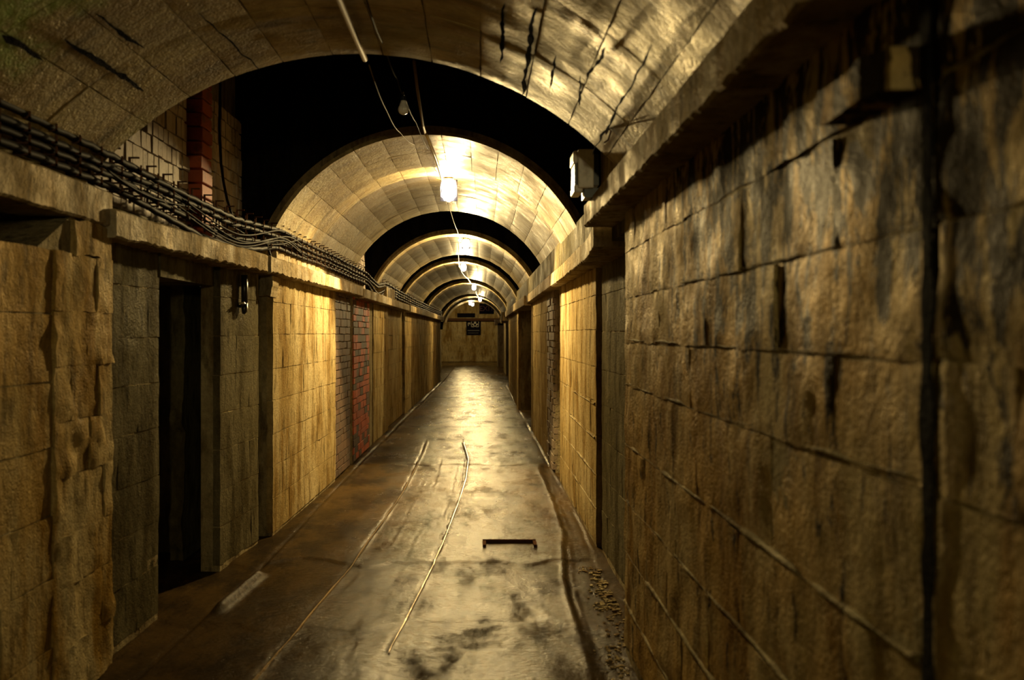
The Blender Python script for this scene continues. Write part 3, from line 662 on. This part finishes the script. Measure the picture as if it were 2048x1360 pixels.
# unlit globe
ub = bpy.data.objects.new('globe_bulb', None); C.objects.link(ub); ub['label'] = 'unlit opal globe bulb hanging in the dark bay ahead'; ub['category'] = 'bulb'
c = LP(807, 216, 5.6)
prof = [(0, -.040)]+[(.032*math.sin(a), -.008-.032*math.cos(a)) for a in np.linspace(.25, 2.2, 10)]+[(.018, .032), (.016, .042), (0, .043)]
mb = MB(); mb.lathe(prof, c, 20); mb.build('globe', M['opal'], ub, smooth=True)
mb = MB(); mb.lathe([(0, .043), (.017, .043), (.015, .066), (.006, .072), (0, .073)], c, 14); mb.build('socket', M['black_plastic'], ub)
mb = MB(); mb.tube([(c[0], c[1], c[2]+.07), (c[0], c[1], c[2]+.095)], .004, 6); mb.build('cord', M['steel_pipe'], ub)

# ------------------------------------------------------------------ lamps (caged lamps hung end-on with a shade behind)
names = ['nearest lit lamp, large, hanging under the second vault', 'second lit lamp along the row, hanging at the third vault', 'third lit lamp, just below the second one',
         'fourth lit lamp, at the end of the looping wire', 'fifth lit lamp, small, far down the passage', 'left of the two tiny adjoining lit lamps at the passage end', 'right of the two tiny adjoining lit lamps at the passage end']
for i, (x, y, z, wo, wf) in enumerate(LAMPS):
    r = bpy.data.objects.new('hanging_lamp', None); C.objects.link(r); r.location = (x, y, z)
    r['label'] = names[i]; r['category'] = 'lamp'; r['group'] = 'lit lamps along the vault'
    mb = MB(); zt = 0
    mb.lathe([(0, .035), (.035, .035), (.050, .02), (.052, .0), (0, -.005)], (0, 0, zt), 16); mb.build('lamp_holder', M['black_plastic'], r, smooth=True)
    mb = MB(); L = -.21 if i == 0 else -.13; q = 1.35 if i == 0 else 1.0
    mb.lathe([(0, 0), (.045*q, -.002), (.056*q, L*.3), (.055*q, L*.75), (.036*q, L-.01), (0, L-.02)], (0, 0, zt), 18); mb.build('lamp_glass', M['lampglow'], r, smooth=True)
    mb = MB()
    for k in range(6):
        a = k*math.pi/3; mb.tube([(.054*q*math.cos(a), .054*q*math.sin(a), zt), (.066*q*math.cos(a), .066*q*math.sin(a), L*.4+zt), (.062*q*math.cos(a), .062*q*math.sin(a), L*.85+zt), (.01*math.cos(a), .01*math.sin(a), L-.03+zt)], .002, 4)
    mb.build('cage', M['steel_pipe'], r)
    # curved shade at the back of the lamp
    mb = MB(); mb.box(-.07*q, .07*q, .078, .086, L-.01, .015); mb.build('shade', M['black_plastic'], r, label='dark back plate')
    mb = MB(); mb.tube([(0, 0, .02), (-.01, -.01, .03), (-.04, 0, .035)], .006, 6); mb.build('cord', M['cable'], r)
mb = MB(); P = [(-.33+.10*math.cos(a)-.04, 10.18+.04*math.sin(a), 3.262+.012*math.sin(a)) for a in np.linspace(0, 2*math.pi, 24)]
mb.tube(P, .004, 5, caps=False); mb.build('wire', M['conduit'], smooth=True, label='coiled slack wire just above the nearest lit lamp', cat='wire')

# ------------------------------------------------------------------ signs at the far end
def text(s, size, loc, mat, parent, name='lettering'):
    cu = bpy.data.curves.new(name, 'FONT'); cu.body = s; cu.size = size; cu.extrude = .004; cu.align_x = 'CENTER'; cu.align_y = 'CENTER'
    tmp = bpy.data.objects.new('t', cu); C.objects.link(tmp); dg = bpy.context.evaluated_depsgraph_get()
    me = bpy.data.meshes.new_from_object(tmp.evaluated_get(dg)); bpy.data.objects.remove(tmp)
    me.materials.clear(); me.materials.append(mat)
    for v in me.vertices: a = v.co.copy(); v.co = (a.x+loc[0], -a.z+loc[1], a.y+loc[2])
    return link(name, me, parent)
def at(px, py, y): return (px-960)*y/1900, EYE+(668-py)*y/1900
sg = bpy.data.objects.new('exit_sign', None); C.objects.link(sg); sg['label'] = 'dark EXIT sign box hanging high before the end wall'; sg['category'] = 'sign'
y = 44.0; xa, za = at(958.5, 607, y); xb, zb = at(988, 628, y)
mb = MB(); mb.box(xa, xb, y, y+.12, zb, za); o = mb.build('sign_box', M['sign'], sg); bv = o.modifiers.new('bevel', 'BEVEL'); bv.width = .01
text('EXIT', .34, ((xa+xb)/2, y-.005, (za+zb)/2), M['sign_red'], sg)
for x in (xa+.1, xb-.1):
    mb = MB(); mb.tube([(x, y+.06, za-.01), (x, y+.06, 3.2)], .01, 6); mb.build('hanger', M['iron'], sg)
sb = bpy.data.objects.new('wall_sign', None); C.objects.link(sb); sb['label'] = 'dark square board with a white framed emblem on the end wall'; sb['category'] = 'sign'
y = 54.93; xa, za = at(932.5, 641, y); xb, zb = at(961.5, 670, y)
mb = MB(); mb.box(xa, xb, y, 54.99, zb, za); mb.build('board', M['sign'], sb)
X0, Z0 = at(942.3, 642, y); X1, Z1 = at(957.8, 654, y)
mb = MB(); t_ = .03
for q in ((X0, X1, Z0-t_, Z0), (X0, X1, Z1, Z1+t_), (X0, X0+t_, Z1, Z0), (X1-t_, X1, Z1, Z0)): mb.box(q[0], q[1], y-.015, y, q[2], q[3])
cxm, czm = (X0+X1)/2, (Z0+Z1)/2
mb.box(cxm-.055, cxm+.055, y-.015, y, Z1, Z0); mb.box(X0, X1, y-.015, y, czm-.035, czm+.02); mb.box(cxm-.12, cxm+.12, y-.015, y, czm-.10, czm-.03)
mb.build('emblem', M['sign_white'], sb, label='white framed cross-shaped emblem')
xm, zm = at(938.5, 648.5, y)
mb = MB(); mb.box(xm-.075, xm-.04, y-.015, y, zm-.09, zm+.09); mb.box(xm-.04, xm+.06, y-.015, y, zm+.05, zm+.09); mb.box(xm+.02, xm+.06, y-.015, y, zm-.02, zm+.05); mb.build('letter_mark', M['sign_white'], sb)
mb = MB(); a, b_ = at(935, 661, y); c2, _ = at(959, 661, y); mb.box(a, c2, y-.012, y, b_-.02, b_+.02); a, b_ = at(936, 666, y); c2, _ = at(957, 666, y); mb.box(a, c2, y-.012, y, b_-.01, b_+.01)
mb.build('text_line', plain('grey_sign_print', (.07, .065, .07), .6), sb)
xa, za = at(914.5, 626.5, y); xb, zb = at(950, 635, y)
pl = MB(); pl.box(xa, xb, y-.02, 54.99, zb, za); o = pl.build('wall_plaque', M['sign'], label='long narrow dark plaque above the beam on the end wall', cat='sign')
y = 54.5; xa, za = at(884, 636.5, y); xb, zb = at(990, 641.5, y)
mb = MB(); mb.box(xa-1.5, xb+.4, y, y+.45, zb, za); mb.build('cross_beam', M['iron'], label='dark horizontal beam running across the end wall', cat='beam')
# curved pipe bracket near the far right capital
mb = MB(); mb.tube([LP(989, 616, 44.), LP(996, 626, 43.5), LP(1003, 636, 43)], [.07, .09, .11], 8); mb.build('pipe_stub', M['beam'], label='pale slanting strut above the far right capital', cat='strut')

# ------------------------------------------------------------------ loose rubble at the foot of the near right wall
mb = MB(); rr = random.Random(5)
for k in range(420):
    yv = rr.uniform(4.2, 6.7); x = .73-abs(rr.gauss(0, .06))+(.10 if yv > 5 else 0); s = rr.uniform(.002, .010)*(1.4 if 5.6 < yv < 6.6 else 1)
    z = fz(x, yv)
    pts = []
    for q in range(8):
        sx, sy, sz = (1 if q in (1, 2, 5, 6) else -1), (1 if q in (2, 3, 6, 7) else -1), (1 if q > 3 else -1)
        pts.append((x+sx*s*rr.uniform(.5, 1.2), yv+sy*s*rr.uniform(.5, 1.2), z+sz*s*rr.uniform(.3, .8)+s*.2))
    mb.hexa(pts)
mb.build('rubble', M['rubble'], kind='stuff', label='pale crumbled concrete along the foot of the near right wall', cat='rubble')
